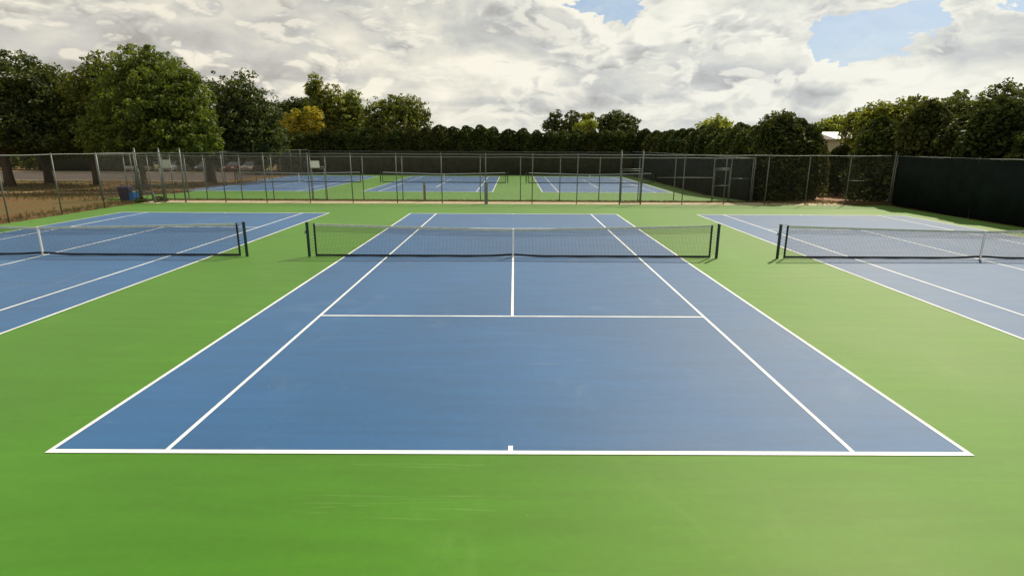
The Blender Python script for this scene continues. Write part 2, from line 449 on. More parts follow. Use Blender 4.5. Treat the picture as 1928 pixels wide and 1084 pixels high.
# ---------------------------------------------------------------- nets
HX, PX = 6.40, 6.60
def topz(x): return .914 + .150 * (min(abs(x) / HX, 1)) ** 1.25
def botz(x): return .035 + .045 * math.exp(-(x / .55) ** 2)
def make_net(bump=True):
    root = thing('tennis_net', '', 'tennis net')
    n = 286; xs = [-HX + 2 * HX * i / n for i in range(n + 1)]
    m = MB(); r = .0023
    def strand(a, b, rad=r):
        m.tube([a, b], rad, 3, False)
    for x in xs: strand((x, 0, botz(x)), (x, 0, topz(x)))
    for x in xs[::1]: strand((x + .02, .012, topz(x) - .26), (x + .02, .012, topz(x)))
    K = 24; seg = 30
    for j in range(1, K):
        pts = [(-HX + 2 * HX * i / seg, 0, botz(-HX + 2 * HX * i / seg) * (1 - j / K) + topz(-HX + 2 * HX * i / seg) * j / K) for i in range(seg + 1)]
        m.tube(pts, r, 3, False)
    for j in range(5):
        pts = [(-HX + 2 * HX * i / seg, .012, topz(-HX + 2 * HX * i / seg) - .24 + .045 * j) for i in range(seg + 1)]
        m.tube(pts, r, 3, False)
    m.build('net_mesh', NETB, root)
    def band(zf0, zf1, name, mat, th=.006, x0=-HX, x1=HX, N=60):
        b = MB()
        for i in range(N + 1):
            x = x0 + (x1 - x0) * i / N
            a, c = zf0(x), zf1(x)
            b.v += [(x, -th, a), (x, -th, c), (x, th, c), (x, th, a)]
        for i in range(N):
            q = 4 * i
            for k in range(4): b.f.append((q + k, q + 4 + k, q + 4 + (k + 1) % 4, q + (k + 1) % 4))
        b.f += [(0, 1, 2, 3), (4 * N + 3, 4 * N + 2, 4 * N + 1, 4 * N)]
        return b.build(name, mat, root)
    band(lambda x: topz(x) - .062, lambda x: topz(x) + .006, 'top_tape', TAPE, .011)
    band(lambda x: botz(x) - .028 + .004 * math.sin(x * 5), lambda x: botz(x) + .040, 'bottom_band', BAND, .008)
    for s in (-1, 1):
        MB().box(min(s * HX, s * (HX - .055)), max(s * HX, s * (HX - .055)), -.013, .013, .012, topz(HX) + .010).build('side_band', BAND, root)
        c = MB()
        for j in range(10):
            z0, z1 = .10 + j * .1, .10 + (j + 1) * .1
            c.tube([(s * HX, 0, z0), (s * (PX - .03), 0, (z0 + z1) / 2)], .003, 4); c.tube([(s * (PX - .03), 0, (z0 + z1) / 2), (s * HX, 0, z1)], .003, 4)
        c.build('lacing', NETB, root)
        p = MB().lathe([(.0, 0), (.045, 0), (.045, 1.075), (.052, 1.078), (.052, 1.105), (.03, 1.118), (0, 1.118)], s * PX, 0, 20).build('post', POSTG, root, True)
        p.data.polygons.foreach_set('use_smooth', [False] * len(p.data.polygons))
    pw = MB().box(-PX - .075, -PX - .047, -.03, .03, .76, .84).build('winch', BRASS, root, bevel=.006)
    MB().tube([(-PX - .075, 0, .80), (-PX - .095, 0, .80), (-PX - .095, 0, .73)], .006, 8).build('crank', BRASS, pw)
    MB().box(-.026, .026, -.016, .016, .012, topz(0) + .008).build('center_strap', STRAP, root)
    # loose end of the cord lying on the court
    MB().tube([(-.02, -.03, .03), (-.12, -.10, .016), (-.24, -.22, .014)], .006, 6).build('cord_end', NETB, root)
    return root
net0 = make_net()
nl = [('tennis net of the near centre court with a white centre strap', CRT[1]),
      ('tennis net of the near left court, only its right half in view', CRT[0]),
      ('tennis net of the near right court, on grey blue paint at the right edge', CRT[2])]
fl = [('far tennis net on the left court behind the fences', FC[0]), ('far tennis net on the middle court behind the fences', FC[1]),
      ('far tennis net on the right court behind the fences', FC[2])]
for i, (lab, cx) in enumerate(nl):
    o = net0 if i == 0 else copy_tree(net0)
    o.location = (cx, YN, .008); tag(o, lab, 'tennis net', 'nets of the near courts')
for lab, cx in fl:
    o = copy_tree(net0); o.location = (cx, FYN, Z_FAR + .01); tag(o, lab, 'tennis net', 'nets of the far courts')

# ---------------------------------------------------------------- chain link fences
FH = 3.0
def link_mesh(L, H, z0=.05, s=.072, r=.0012, x0=0.):
    b = MB(); H2 = H - z0
    V = []; Fc = []
    n = int((L + H2) / s)
    for fam in (1, -1):
        for i in range(1, n):
            c = i * s
            if fam == 1: a0, a1 = (max(c - H2, 0), None), None
            xa = max(0., c - H2); xb = min(L, c)
            if xb - xa < .02: continue
            if fam == 1: pa = (xa, c - xa); pb = (xb, c - xb)
            else: pa = (L - xa, c - xa); pb = (L - xb, c - xb)
            k = len(V)
            for (px, pz) in (pa, pb):
                V.append((x0 + px, fam * .001, z0 + pz - r)); V.append((x0 + px, fam * .001 + r * 1.6, z0 + pz + r)); V.append((x0 + px, fam * .001 - r * 1.6, z0 + pz + r))
            for q in range(3): Fc.append((k + q, k + (q + 1) % 3, k + 3 + (q + 1) % 3, k + 3 + q))
    b.v = V; b.f = Fc
    return b


def fence(label, a, b, posts, gates=(), screen=None, group='chain link fences round the courts', midrails=(), name='chain_link_fence', mesh=True, H=FH, terminals=(), zb=None, sag=.012):
    """a, b: ends (x, y); posts: distances along; gates: (s0, s1) openings with a gate leaf"""
    a = Vector((a[0], a[1], 0)); b = Vector((b[0], b[1], 0)); d = b - a; L = d.length; rz = math.atan2(d.y, d.x)
    z = gz((a.y + b.y) / 2) if zb is None else zb
    root = thing(name, label, 'fence', (a.x, a.y, z), rz, group)
    for s in posts:
        tall = any(abs(s - t) < .05 for t in terminals)
        h = H + (.22 if tall else 0.); r = .045 if tall else .030
        lean = rnd.uniform(-.02, .02)
        m = MB().tube([(s, 0, -.3), (s + lean, .0, h - .02)], r, 10)
        m.lathe([(r * 1.15, h - .03), (r * 1.15, h), (r * .8, h + .035), (0, h + .05)], s + lean, 0, 10)
        m.build('post', GALV, root, True)
    pts = []
    k = max(2, int(L / 1.0))
    for i in range(k + 1): pts.append((L * i / k, -.005, H - .03 + sag * math.sin(i * 1.7)))
    MB().tube(pts, .024, 8).build('top_rail', GALV, root, True)
    for (s0, s1, zz) in midrails: MB().tube([(s0, 0, zz), (s1, 0, zz)], .022, 8).build('mid_rail', GALV, root, True)
    segs = []; cur = 0.
    for (g0, g1) in gates:
        segs.append((cur, g0)); cur = g1
    segs.append((cur, L))
    if mesh:
        m = MB()
        for (s0, s1) in segs:
            t = link_mesh(s1 - s0, H - .03, x0=s0); k = len(m.v); m.v += t.v; m.f += [tuple(i + k for i in f) for f in t.f]
        for (g0, g1) in gates:
            t = link_mesh(g1 - g0, H - .03, z0=2.16, x0=g0); k = len(m.v); m.v += t.v; m.f += [tuple(i + k for i in f) for f in t.f]
        m.build('chain_link', WIRE, root)
    # tension wire along the foot
    MB().tube([(0, 0, .06), (L, 0, .06)], .004, 4).build('bottom_wire', WIRE, root)
    for (g0, g1) in gates:
        MB().tube([(g0, 0, 2.13), (g1, 0, 2.13)], .024, 8).build('transom', GALV, root, True)
        e = .07; x0, x1 = g0 + e, g1 - e; zt, zb_ = 2.03, .08
        m = MB()
        for x in (x0, x1): m.tube([(x, 0, zb_), (x, 0, zt)], .021, 8)
        for zz in (zb_, 1.05, zt): m.tube([(x0 + .02, 0, zz), (x1 - .02, 0, zz)], .019, 8)
        gt = m.build('gate', GALV, root, True)
        t = link_mesh(x1 - x0, zt, z0=zb_, x0=x0); t.build('gate_mesh', WIRE, gt)
        m = MB().tube([(x1 - .02, -.03, 1.1), (x1 - .02, -.09, 1.1), (x1 + .05, -.09, 1.1)], .010, 6); m.build('latch', BRASS, gt)
        for zz in (.35, 1.75): MB().box(x0 - .05, x0 + .02, -.03, .03, zz, zz + .07).build('hinge', BRASS, gt)
    if screen:
        s0, s1, mat = screen
        N = int((s1 - s0) / .25); m = MB()
        for i in range(N + 1):
            x = s0 + (s1 - s0) * i / N
            yo = -.045 + .012 * math.sin(i * .9) + .01 * math.sin(i * .31); zt = H - .06 - .035 * abs(math.sin(i * .26))
            m.v += [(x, yo, .03), (x, yo + .01 * math.sin(i * 1.3), 1.5), (x, yo, zt)]
        for i in range(N): q = 3 * i; m.f += [(q, q + 3, q + 4, q + 1), (q + 1, q + 4, q + 5, q + 2)]
        o = m.build('windscreen', mat, root, True)
        o.modifiers.new('thickness', 'SOLIDIFY').thickness = .003
    return root

YA, YB = 16.9, 18.45
xa0 = -23.1
A_us = [307, 346, 422, 500, 582, 663, 747, 832, 915, 1002, 1086.5, 1168, 1207.5, 1286, 1365, 1443, 1520, 1596]
A_x = [xa0] + [X(u, YA) for u in A_us] + [23.35]
pa = [x - xa0 for x in A_x]
gA = [(pa[0] + .0, pa[1]), (pa[12], pa[13])]
fence('taller front chain link fence along the back edge of the near courts', (xa0, YA), (23.35, YA), pa,
      gates=gA, terminals=(pa[0], pa[1], pa[2], pa[12], pa[13], pa[-1]), midrails=[(pa[18], pa[18] + .95, 1.48)])
xb0 = -26.7
B_us = [240, 262, 284, 310, 326, 353, 388, 454, 514, 587, 614.5, 684, 758, 904, 980, 1054, 1128, 1202, 1270, 1342, 1374]
B_x = [X(u, YB) for u in B_us]; B_x = [xb0] + [x for x in B_x if x > xb0 + .6] + [15.35]
pb = [x - xb0 for x in B_x]
iG1 = [i for i, x in enumerate(B_x) if abs(x - X(587, YB)) < .01][0]; iG2 = [i for i, x in enumerate(B_x) if abs(x - X(1342, YB)) < .01][0]
fb = fence('shorter second chain link fence behind the front one, with a white sign over its gate', (xb0, YB), (15.35, YB), pb,
      gates=[(pb[iG1], pb[iG1 + 1]), (pb[iG2], pb[iG2 + 1])], H=2.80,
      midrails=[(X(1236, YB) - xb0, pb[iG2], 1.55), (pb[iG2 + 1], 15.35 - xb0 - .2, 1.5)])
YC = 56.4
n = 16; LC = 42.2
fence('far back fence of the far courts hung with dark windscreen fabric', (xb0, YC), (xb0 + LC, YC), [LC * i / n for i in range(n + 1)],
      screen=(1.2, LC, SCREENB), mesh=False)
L = YC - YB
fence('right side fence of the far courts hung with black green windscreen', (15.45, YC), (15.45, YB + .1), [L * i / 12 for i in range(13)], screen=(0, L - .5, SCREEN), mesh=False, zb=-.2,
      midrails=[(0, L - .5, 1.5)])
fence('left side fence of the far courts running away beside the trees', (-26.75, YB + .2), (-26.75, YC), [(L - .2) * i / 12 for i in range(13)], zb=-.15)
fence('right side fence of the near courts hung with black green windscreen', (23.4, YA - .1), (23.4, -20), [36.8 * i / 12 for i in range(13)], screen=(.3, 36.8, SCREEN), mesh=False)
fence('left side fence of the near courts with bare wire mesh', (-23.15, -20), (-23.15, YA - .1), [36.8 * i / 12 for i in range(13)])
# screened fence beyond the drive on the left
fence('dark screened fence beyond the asphalt drive at the far left', (-66, 60.8), (-50, 60.8), [16 * i / 5 for i in range(6)], screen=(0, 16, SCREENB), mesh=False)

# signs
def sign(name, label, x, y, z0, z1, w, mat):
    root = thing(name, label, 'sign', (x, y, z0))
    MB().box(-w / 2, w / 2, -.012, 0, 0, z1 - z0).build('panel', mat, root, bevel=.004)
    m = MB()
    for sx in (-1, 1):
        for zz in (.08, z1 - z0 - .08): m.box(sx * (w / 2 - .06) - .015, sx * (w / 2 - .06) + .015, -.02, -.0125, zz - .015, zz + .015)
    m.build('bolt', BRASS, root)
ys = YB - .05
sign('notice_sign', 'small white sign hung above the gate in the second fence', X(596, ys), ys, Zt(596, 316, ys), Zt(596, 303, ys), .58, SIGNW)
ys = YB - .05
sign('notice_sign', 'pale grey green sign on the fence in front of the big tree trunk', X(318.5, ys), ys, Zt(318, 316, ys), Zt(318, 301, ys), .55, SIGNG)

# ---------------------------------------------------------------- small things near the fences
GREYM = simple('weathered grey metal box', (.17, .19, .17), .6, .2, var=.2)
WOODP = simple('weathered wooden post', (.20, .145, .10), .85, var=.25, scale=8., bump=.3)
p = G(916, 381.5); root = thing('utility_post', 'tall grey metal utility post standing against the front fence in the middle', 'utility post', (p.x + .02, YA - .22, 0))
h = Zt(916, 343, YA - .22)
MB().box(-.10, .10, -.08, .08, 0, h - .04).build('housing', GREYM, root, bevel=.012)
MB().box(-.115, .115, -.095, .095, h - .04, h).build('cap', GREYM, root, bevel=.01)
MB().lathe([(0, 0), (.035, 0), (.035, .05), (0, .05)], 0, 0, 12).build('knob', BRASS, root, loc=(-.155, 0, h * .56))
MB().box(-.17, -.10, -.012, .012, h * .56 + .01, h * .56 + .035).build('bracket', BRASS, root)
MB().box(-.07, .07, -.088, -.081, h * .2, h * .8).build('door', GREYM, root)
yp = 18.3; root = thing('utility_post', 'short brown wooden post with a small outlet box, left of the middle of the fence', 'utility post', (X(799, yp), yp, -.01))
h = Zt(797, 343, yp)
MB().box(-.075, .075, -.06, .06, 0, h).build('post', WOODP, root, bevel=.01)
bx = MB().box(-.06, .06, -.12, -.061, h - .22, h - .04).build('outlet_box', GREYM, root, bevel=.008)
MB().lathe([(0, 0), (.022, 0), (.022, .012), (0, .012)], 0, 0, 10).build('socket', SIGNW, bx, loc=(0, -.127, h - .13))
bpy.data.objects[bx.children[0].name].rotation_euler = (math.pi / 2, 0, 0)
MB().tube([(0, -.07, h - .22), (0, -.07, .0)], .012, 8).build('conduit', GREYM, root)

def bin_(label, x, y, w, d, h, body, lid, rz, wheels=True, rim=False):
    z = gz(y) - .06
    root = thing('trash_bin', label, 'trash bin', (x, y, z), rz, 'bins beside the left fence')
    t = .82; bm = MB(); b0 = .06
    bm.v = [(-w / 2 * t, -d / 2 * t, b0), (w / 2 * t, -d / 2 * t, b0), (w / 2 * t, d / 2 * t, b0), (-w / 2 * t, d / 2 * t, b0), (-w / 2, -d / 2, h), (w / 2, -d / 2, h), (w / 2, d / 2, h), (-w / 2, d / 2, h)]
    bm.f = [(0, 3, 2, 1), (0, 1, 5, 4), (1, 2, 6, 5), (2, 3, 7, 6), (3, 0, 4, 7), (4, 5, 6, 7)]
    bm.build('body', body, root, bevel=.03)
    l = MB(); l.v = [(-w * .53, -d * .55, h), (w * .53, -d * .55, h), (w * .53, d * .53, h), (-w * .53, d * .53, h), (-w * .45, -d * .42, h + .06), (w * .45, -d * .42, h + .06), (w * .47, d * .5, h + .08), (-w * .47, d * .5, h + .08)]
    l.f = [(0, 3, 2, 1), (0, 1, 5, 4), (1, 2, 6, 5), (2, 3, 7, 6), (3, 0, 4, 7), (4, 5, 6, 7)]
    l.build('lid', lid, root, bevel=.015)
    MB().tube([(-w * .42, d * .5, h - .02), (-w * .42, d * .68, h + .01), (w * .42, d * .68, h + .01), (w * .42, d * .5, h - .02)], .016, 8).build('handle', lid, root)
    for s in (-1, 1):
        wv = MB().lathe([(0, -.03), (.10, -.03), (.11, -.015), (.11, .015), (.10, .03), (0, .03)], 0, 0, 16).build('wheel', BAND, root, loc=(s * w * .44, d * .42, .11)); wv.rotation_euler = (0, math.pi / 2, 0)
    return root
PUR = simple('dark purple plastic', (.020, .016, .045), .45); BLK = simple('black plastic', (.012, .012, .016), .45)
BLU = simple('bright blue plastic', (.012, .13, .36), .45)
q = G(230, 379); bin_('tall dark purple wheeled trash bin left of the blue one', q.x, 17.7, .62, .66, Zt(230, 351, 17.7) + .0, PUR, PUR, .25)
q = G(246, 377); bin_('bright blue recycling bin with black lid right of the purple bin', X(247, 17.75), 17.75, .52, .56, Zt(246, 360, 17.75) + .02, BLU, BLK, -.1)

# drinking fountain by the left gate
yd = 16.35
root = thing('drinking_fountain', 'grey drinking fountain with curved basin arm beside the gate at left', 'drinking fountain', (X(284, yd), yd, 0))
hh = Zt(284, 362, yd)
MB().tube([(.16, .0, 0), (.10, 0, hh * .5), (.04, 0, hh - .06)], [.085, .075, .07], 12).build('pedestal', simple('mossy concrete', (.10, .12, .07), .9, bump=.3), root, True)
bs = MB().lathe([(.02, -.10), (.14, -.07), (.19, 0), (.175, 0), (.13, -.05), (0, -.07)], 0, 0, 20).build('basin', GALV, root, True, loc=(-.12, 0, hh + .02))
MB().tube([(.10, 0, hh - .04), (-.05, 0, hh - .07), (-.26, 0, hh), (-.34, 0, hh + .10)], .025, 8).build('arm', GALV, root, True)
MB().tube([(-.33, 0, 0), (-.33, 0, hh + .08)], .02, 8).build('pipe', GALV, root, True)
MB().box(-.55, .45, -.35, .3, -.01, .025).build('base_slab', CONC, root, bevel=.01)

# ---------------------------------------------------------------- trees
rs = np.random.RandomState(11)
def leaves(P, Nrm, size, rs, flat=.5):
    n = len(P)
    rnd_v = rs.normal(size=(n, 3)); nn = Nrm * (1 - flat) + rnd_v * flat * .8
    nn /= np.linalg.norm(nn, axis=1)[:, None] + 1e-9
    t = rs.normal(size=(n, 3)); t -= (t * nn).sum(1)[:, None] * nn; t /= np.linalg.norm(t, axis=1)[:, None] + 1e-9
    b = np.cross(nn, t)
    s = size * rs.uniform(.55, 1.35, n)[:, None]
    V = np.stack([P - t * s * .62, P + b * s * .36 + nn * s * .10, P + t * s * .62, P - b * s * .36 + nn * s * .10], 1).reshape(-1, 3)
    F = np.arange(4 * n).reshape(-1, 4)
    return V, F
def np_mesh(name, V, F, mat):
    me = bpy.data.meshes.new(name)
    me.vertices.add(len(V)); me.vertices.foreach_set('co', V.astype(np.float32).ravel())
    me.loops.add(F.size); me.loops.foreach_set('vertex_index', F.astype(np.int32).ravel())
    me.polygons.add(len(F)); me.polygons.foreach_set('loop_start', np.arange(0, F.size, F.shape[1], dtype=np.int32))
    me.polygons.foreach_set('loop_total', np.full(len(F), F.shape[1], np.int32))
    me.materials.append(mat); me.update(); me.validate()
    return me
def crown_mesh(name, lobes, mat, leaf=.26, density=1., clump=.55, seed=0, fill=.55, twig=0.):
    rs = np.random.RandomState(seed); Ps = []; Ns = []
    for lb in lobes:
        c = np.array(lb[:3]); R = np.array(lb[3:6]); area = 4 * math.pi * ((R[0] * R[1]) ** 1.6 + (R[0] * R[2]) ** 1.6 + (R[1] * R[2]) ** 1.6) ** (1 / 1.6) / 3 ** (1 / 1.6)
        k = max(8, int(area / (clump * clump * 2.1)))
        d = rs.normal(size=(k, 3)); d /= np.linalg.norm(d, axis=1)[:, None]
        rad = rs.uniform(.80, 1.06 + twig, k)[:, None]
        C = c + d * R * rad
        kin = int(k * fill); d2 = rs.normal(size=(kin, 3)); d2 /= np.linalg.norm(d2, axis=1)[:, None]
        C = np.concatenate([C, c + d2 * R * rs.uniform(.35, .8, kin)[:, None]]); dd = np.concatenate([d, d2])
        per = max(4, int(density * 26 * (clump / leaf / 2) ** 2))
        for cc, dn in zip(C, dd):
            cr = clump * rs.uniform(.55, 1.25)
            q = rs.normal(size=(per, 3)); ql = np.linalg.norm(q, axis=1)[:, None]; q = q / ql * rs.uniform(.3, 1., per)[:, None] ** .5
            Ps.append(cc + q * cr * np.array([1, 1, .72])); Ns.append(q * .8 + dn * .3 + np.array([0, 0, .35]))
    P = np.concatenate(Ps); N = np.concatenate(Ns); N /= np.linalg.norm(N, axis=1)[:, None] + 1e-9
    V, F = leaves(P, N, leaf, rs)
    return np_mesh(name, V, F, mat)
def trunk_mb(h, r, lobes, seed=0, fork=.45):
    g = random.Random(seed); m = MB()
    pts = [(g.uniform(-.12, .12) * i / 5, g.uniform(-.12, .12) * i / 5, h * i / 5 - (.3 if i == 0 else 0)) for i in range(6)]
    m.tube(pts, [r * 1.35, r * 1.05, r * .92, r * .8, r * .62, r * .35], 10)
    for lb in lobes:
        z0 = min(h * g.uniform(fork, .8), lb[2]); 
        a = Vector((0, 0, z0)); b = Vector(lb[:3]); mid = (a + b) / 2 + Vector((0, 0, -.25 * (b - a).length * .4))
        m.tube([a, mid, b], [r * .42, r * .28, r * .08], 7)
        for _ in range(3):
            e = b + Vector((g.uniform(-1, 1) * lb[3], g.uniform(-1, 1) * lb[4], g.uniform(-.3, .9) * lb[5])) * .8
            m.tube([mid.lerp(b, .6), e], [r * .13, r * .03], 5)
    return m
def tree(name, label, cat, x, y, lobes, mat, trunk_h, trunk_r, group=None, **kw):
    z = gz(y) - .07
    root = thing(name, label, cat, (x, y, z), 0, group)
    o = bpy.data.objects.new('crown', crown_mesh('crown', lobes, mat, **kw)); col.objects.link(o); o.parent = root
    trunk_mb(trunk_h, trunk_r, lobes, kw.get('seed', 0)).build('trunk', BARK, root, True)
    return root
def lobes_px(x0, y0, lst, dy=None):
    """lobe list from seen outline: (u, v, half width m, half height m, depth offset m)"""
    out = []
    for (u, v, rw, rh, off) in lst:
        p = at_y(u, v, y0 + off); out.append((p.x - x0, off, p.z - (gz(y0) - .07), rw, rw * 1.0, rh))
    return out

GT = 'broadleaf trees behind the left fence'
# big maple
x0, y0 = G(314, 351).x, 30.5
tree('maple_tree', 'largest tree, a dense round maple at left, its trunk behind the grey sign', 'tree', x0, y0,
     lobes_px(x0, y0, [(272, 140, 1.9, 1.9, 0), (312, 165, 2.3, 2.1, -.5), (235, 185, 2.1, 2.1, .2), (285, 215, 3.0, 2.3, -1.2), (352, 210, 1.9, 2.2, .3), (225, 245, 2.5, 2.0, -.4),
                       (375, 252, 1.5, 1.7, -.3), (330, 262, 2.2, 1.5, -1.3), (265, 266, 2.6, 1.3, -1.), (205, 268, 1.8, 1.2, .6), (386, 274, 1.1, .9, .2), (300, 190, 3.4, 3.2, 1.8)]),
     L_MAPLE, 5.5, .42, GT, leaf=.19, clump=.44, density=.95, seed=1, twig=.14)
x0, y0 = X(185, 36), 36
tree('ash_tree', 'ragged open tree at the left edge, half hidden by the big maple', 'tree', x0, y0,
     lobes_px(x0, y0, [(205, 140, 1.9, 1.6, 0), (180, 165, 2.0, 1.8, .5), (160, 205, 2.6, 2.4, 0), (205, 215, 2.4, 2.4, .3), (140, 255, 2.8, 1.8, 0), (195, 262, 2.6, 1.6, .4)]),
     L_OLIVE, 6, .3, GT, leaf=.20, clump=.40, density=.8, seed=2, twig=.2, fill=.35)
for i, (u, yy, tp, wd, lab) in enumerate([(95, 38, 120, 3.4, 'broad dark tree just beyond the left edge of the lawn'), (20, 34, 95, 4.0, 'large dark tree at the far left corner of the scene')]):
    x0 = X(u, yy)
    tree('broadleaf_tree', lab, 'tree', x0, yy, lobes_px(x0, yy, [(u, tp + 55, wd * .75, 2.4, 0), (u - 45, tp + 95, wd * .7, 2.4, 0), (u + 45, tp + 100, wd * .7, 2.3, .5), (u, tp + 140, wd, 2.0, 0), (u - 60, 262, wd * .7, 1.4, 0), (u + 60, 262, wd * .7, 1.4, 0)]),
         L_DARK, 6, .35, GT, leaf=.23, clump=.5, density=.8, seed=3 + i)
x0, y0 = G(433, 338).x, 40.5
tree('oak_tree', 'dark spiky crowned oak between the big maple and the yellow tree', 'tree', x0, y0,
     lobes_px(x0, y0, [(458, 172, 1.3, 1.6, 0), (415, 180, 1.5, 1.6, .3), (480, 205, 2.0, 1.6, -.2), (435, 215, 2.2, 2.0, 0), (410, 245, 1.9, 2.0, .4), (500, 225, 1.3, 1.2, .3), (462, 250, 2.6, 1.9, -.6),
                       (505, 262, 1.7, 1.3, 0), (430, 275, 2.2, 1.0, 0), (480, 280, 2.4, .9, .2)]),
     L_DARK, 6, .46, GT, leaf=.21, clump=.40, density=.85, seed=7, twig=.32)
GB = 'trees beyond the back hedge'
x0, y0 = X(549, 70), 70
tree('broadleaf_tree', 'low green tree peeping over the yellow tree', 'tree', x0, y0, lobes_px(x0, y0, [(555, 203, 1.8, 1.3, 0), (535, 212, 1.8, 1.5, 0), (575, 208, 2.0, 1.7, .4), (548, 232, 3.2, 1.8, 0)]), L_DARK, 6, .2, GB, leaf=.34, clump=.55, density=.9, seed=8)
x0, y0 = X(565, 62), 62
tree('autumn_tree', 'yellow and orange autumn tree standing out among the green ones', 'tree', x0, y0, lobes_px(x0, y0, [(540, 228, 1.0, 1.0, 0), (562, 226, 1.1, 1.2, -.3), (588, 219, 1.3, 1.25, 0), (555, 245, 1.5, 1.1, 0), (590, 240, 1.6, 1.1, 0), (540, 258, 1.3, .9, 0), (570, 262, 2.2, .9, 0)]), L_YEL, 4.5, .16, GB, leaf=.27, clump=.40, density=1.1, seed=9)
x0, y0 = X(600, 66), 66
tree('poplar_tree', 'tallest pointed tree right of the yellow autumn tree', 'tree', x0, y0, lobes_px(x0, y0, [(594, 155, .85, 1.0, 0), (592, 172, 1.3, 1.2, 0), (600, 190, 1.5, 1.5, 0), (628, 190, 1.8, 1.9, .3), (610, 220, 2.1, 2.0, 0), (640, 215, 1.8, 2.0, -.3), (625, 245, 2.6, 1.5, 0)]), L_OLIVE, 9, .24, GB, leaf=.30, clump=.42, density=.95, seed=10, twig=.18)
x0, y0 = X(663, 67), 67
tree('broadleaf_tree', 'light green rounded tree between the pointed tree and the dark bushy one', 'tree', x0, y0, lobes_px(x0, y0, [(664, 190, 1.3, 1.2, 0), (655, 208, 1.6, 1.4, 0), (672, 212, 1.2, 1.4, .2), (662, 236, 2.1, 1.7, 0)]), L_LIGHT, 7, .18, GB, leaf=.30, clump=.42, density=.8, seed=11, twig=.15)
x0, y0 = X(752, 64), 64
tree('bushy_tree', 'wide dark bushy tree with ragged top, alone before the open sky', 'tree', x0, y0, lobes_px(x0, y0, [(715, 208, 1.6, 1.4, 0), (745, 204, 1.7, 1.4, -.2), (775, 206, 1.8, 1.5, 0), (792, 226, 1.3, 1.4, .2), (705, 230, 1.8, 1.5, 0), (755, 232, 2.8, 1.7, -.4)]), L_OLIVE, 5, .25, GB, leaf=.30, clump=.42, density=.9, seed=12, twig=.3)
for i, (nm, lab, lst, mat) in enumerate([
    ('broadleaf_tree', 'leftmost of the cluster of trees right of centre, cone shaped', [(1046, 222, .95, 1.1, 0), (1036, 238, 1.3, 1.0, 0), (1054, 240, 1.2, 1.1, 0)], L_DARK),
    ('broadleaf_tree', 'second small dark round tree of the cluster right of centre', [(1078, 225, 1.25, 1.2, 0), (1078, 243, 1.4, 1.2, 0)], L_DARK),
    ('broadleaf_tree', 'small round tree top just left of the broad one in the central cluster', [(1107, 220, 1.0, .75, 0), (1102, 240, 1.5, 1.2, 0)], L_OLIVE),
    ('broadleaf_tree', 'yellowish green tree low in front of the central cluster', [(1098, 244, 1.3, 1.0, -4), (1112, 236, 1.0, .9, -4), (1105, 258, 1.6, 1.0, -4)], L_LIGHT),
    ('broadleaf_tree', 'broad round tree, the widest of the cluster right of centre', [(1162, 224, 1.9, 1.2, 0), (1140, 232, 1.6, 1.2, 0), (1185, 234, 1.6, 1.2, 0), (1162, 247, 3.0, 1.5, 0)], L_DARK)]):
    y0 = 74; x0 = X(lst[0][0], y0)
    tree(nm, lab, 'tree', x0, y0, lobes_px(x0, y0, lst), mat, 5.5, .16, GB, leaf=.30, clump=.40, density=.9, seed=20 + i)
GR = 'trees beyond the right hand hedge'
for i, (lab, y0, lst, mat, lf) in enumerate([
    ('pale green tree top showing over the hedge right of centre', 60, [(1348, 234, 1.3, 1.0, 0), (1338, 246, 1.8, 1.3, 0), (1362, 248, 1.6, 1.3, 0)], L_LIGHT, .3),
    ('airy dark tree top showing above the right hedge', 44, [(1470, 226, 1.1, .9, 0), (1488, 230, .9, .8, 0), (1455, 240, 1.3, 1.2, 0), (1478, 250, 1.6, 1.2, 0)], L_DARK, .24),
    ('bright green tree just left of and above the white roof', 62, [(1580, 232, 1.5, .9, 0), (1560, 240, 1.6, 1.0, 0), (1598, 240, 1.3, .9, 0), (1545, 258, 2.2, 1.6, 0)], L_LIGHT, .3),
    ('slender ragged tree right of the white roof', 36, [(1612, 224, .9, .8, 0), (1628, 238, 1.2, 1.1, 0), (1615, 258, 1.4, 1.2, 0)], L_OLIVE, .24),
    ('rounded olive tree above the corner of the near right fence', 28, [(1648, 215, 1.0, .8, 0), (1668, 222, 1.2, 1.0, 0), (1645, 240, 1.5, 1.3, 0), (1680, 250, 1.8, 1.5, 0)], L_OLIVE, .2),
    ('tall olive brown tree at the right, highest over the near right fence', 27, [(1715, 208, 1.2, .9, 0), (1745, 212, 1.2, .9, 0), (1700, 232, 1.6, 1.3, 0), (1740, 245, 1.9, 1.5, 0), (1775, 222, 1.3, 1.2, .3)], L_OLIVE, .2),
    ('dense tree beyond the right edge behind the near right fence', 24, [(1810, 208, 1.5, 1.2, 0), (1850, 220, 1.5, 1.3, 0), (1790, 240, 1.6, 1.5, 0), (1840, 255, 2.0, 1.5, 0), (1890, 200, 1.5, 1.5, 0), (1900, 250, 1.9, 1.6, 0)], L_DARK, .2)]):
    x0 = X(lst[0][0], y0)
    tree('broadleaf_tree', lab, 'tree', x0, y0, lobes_px(x0, y0, lst), mat, max(3, lst[0][1] and Zt(lst[0][0], lst[0][1], y0) - .5), .15, GR, leaf=lf, clump=lf * 1.5, density=.9, seed=40 + i, twig=.12)

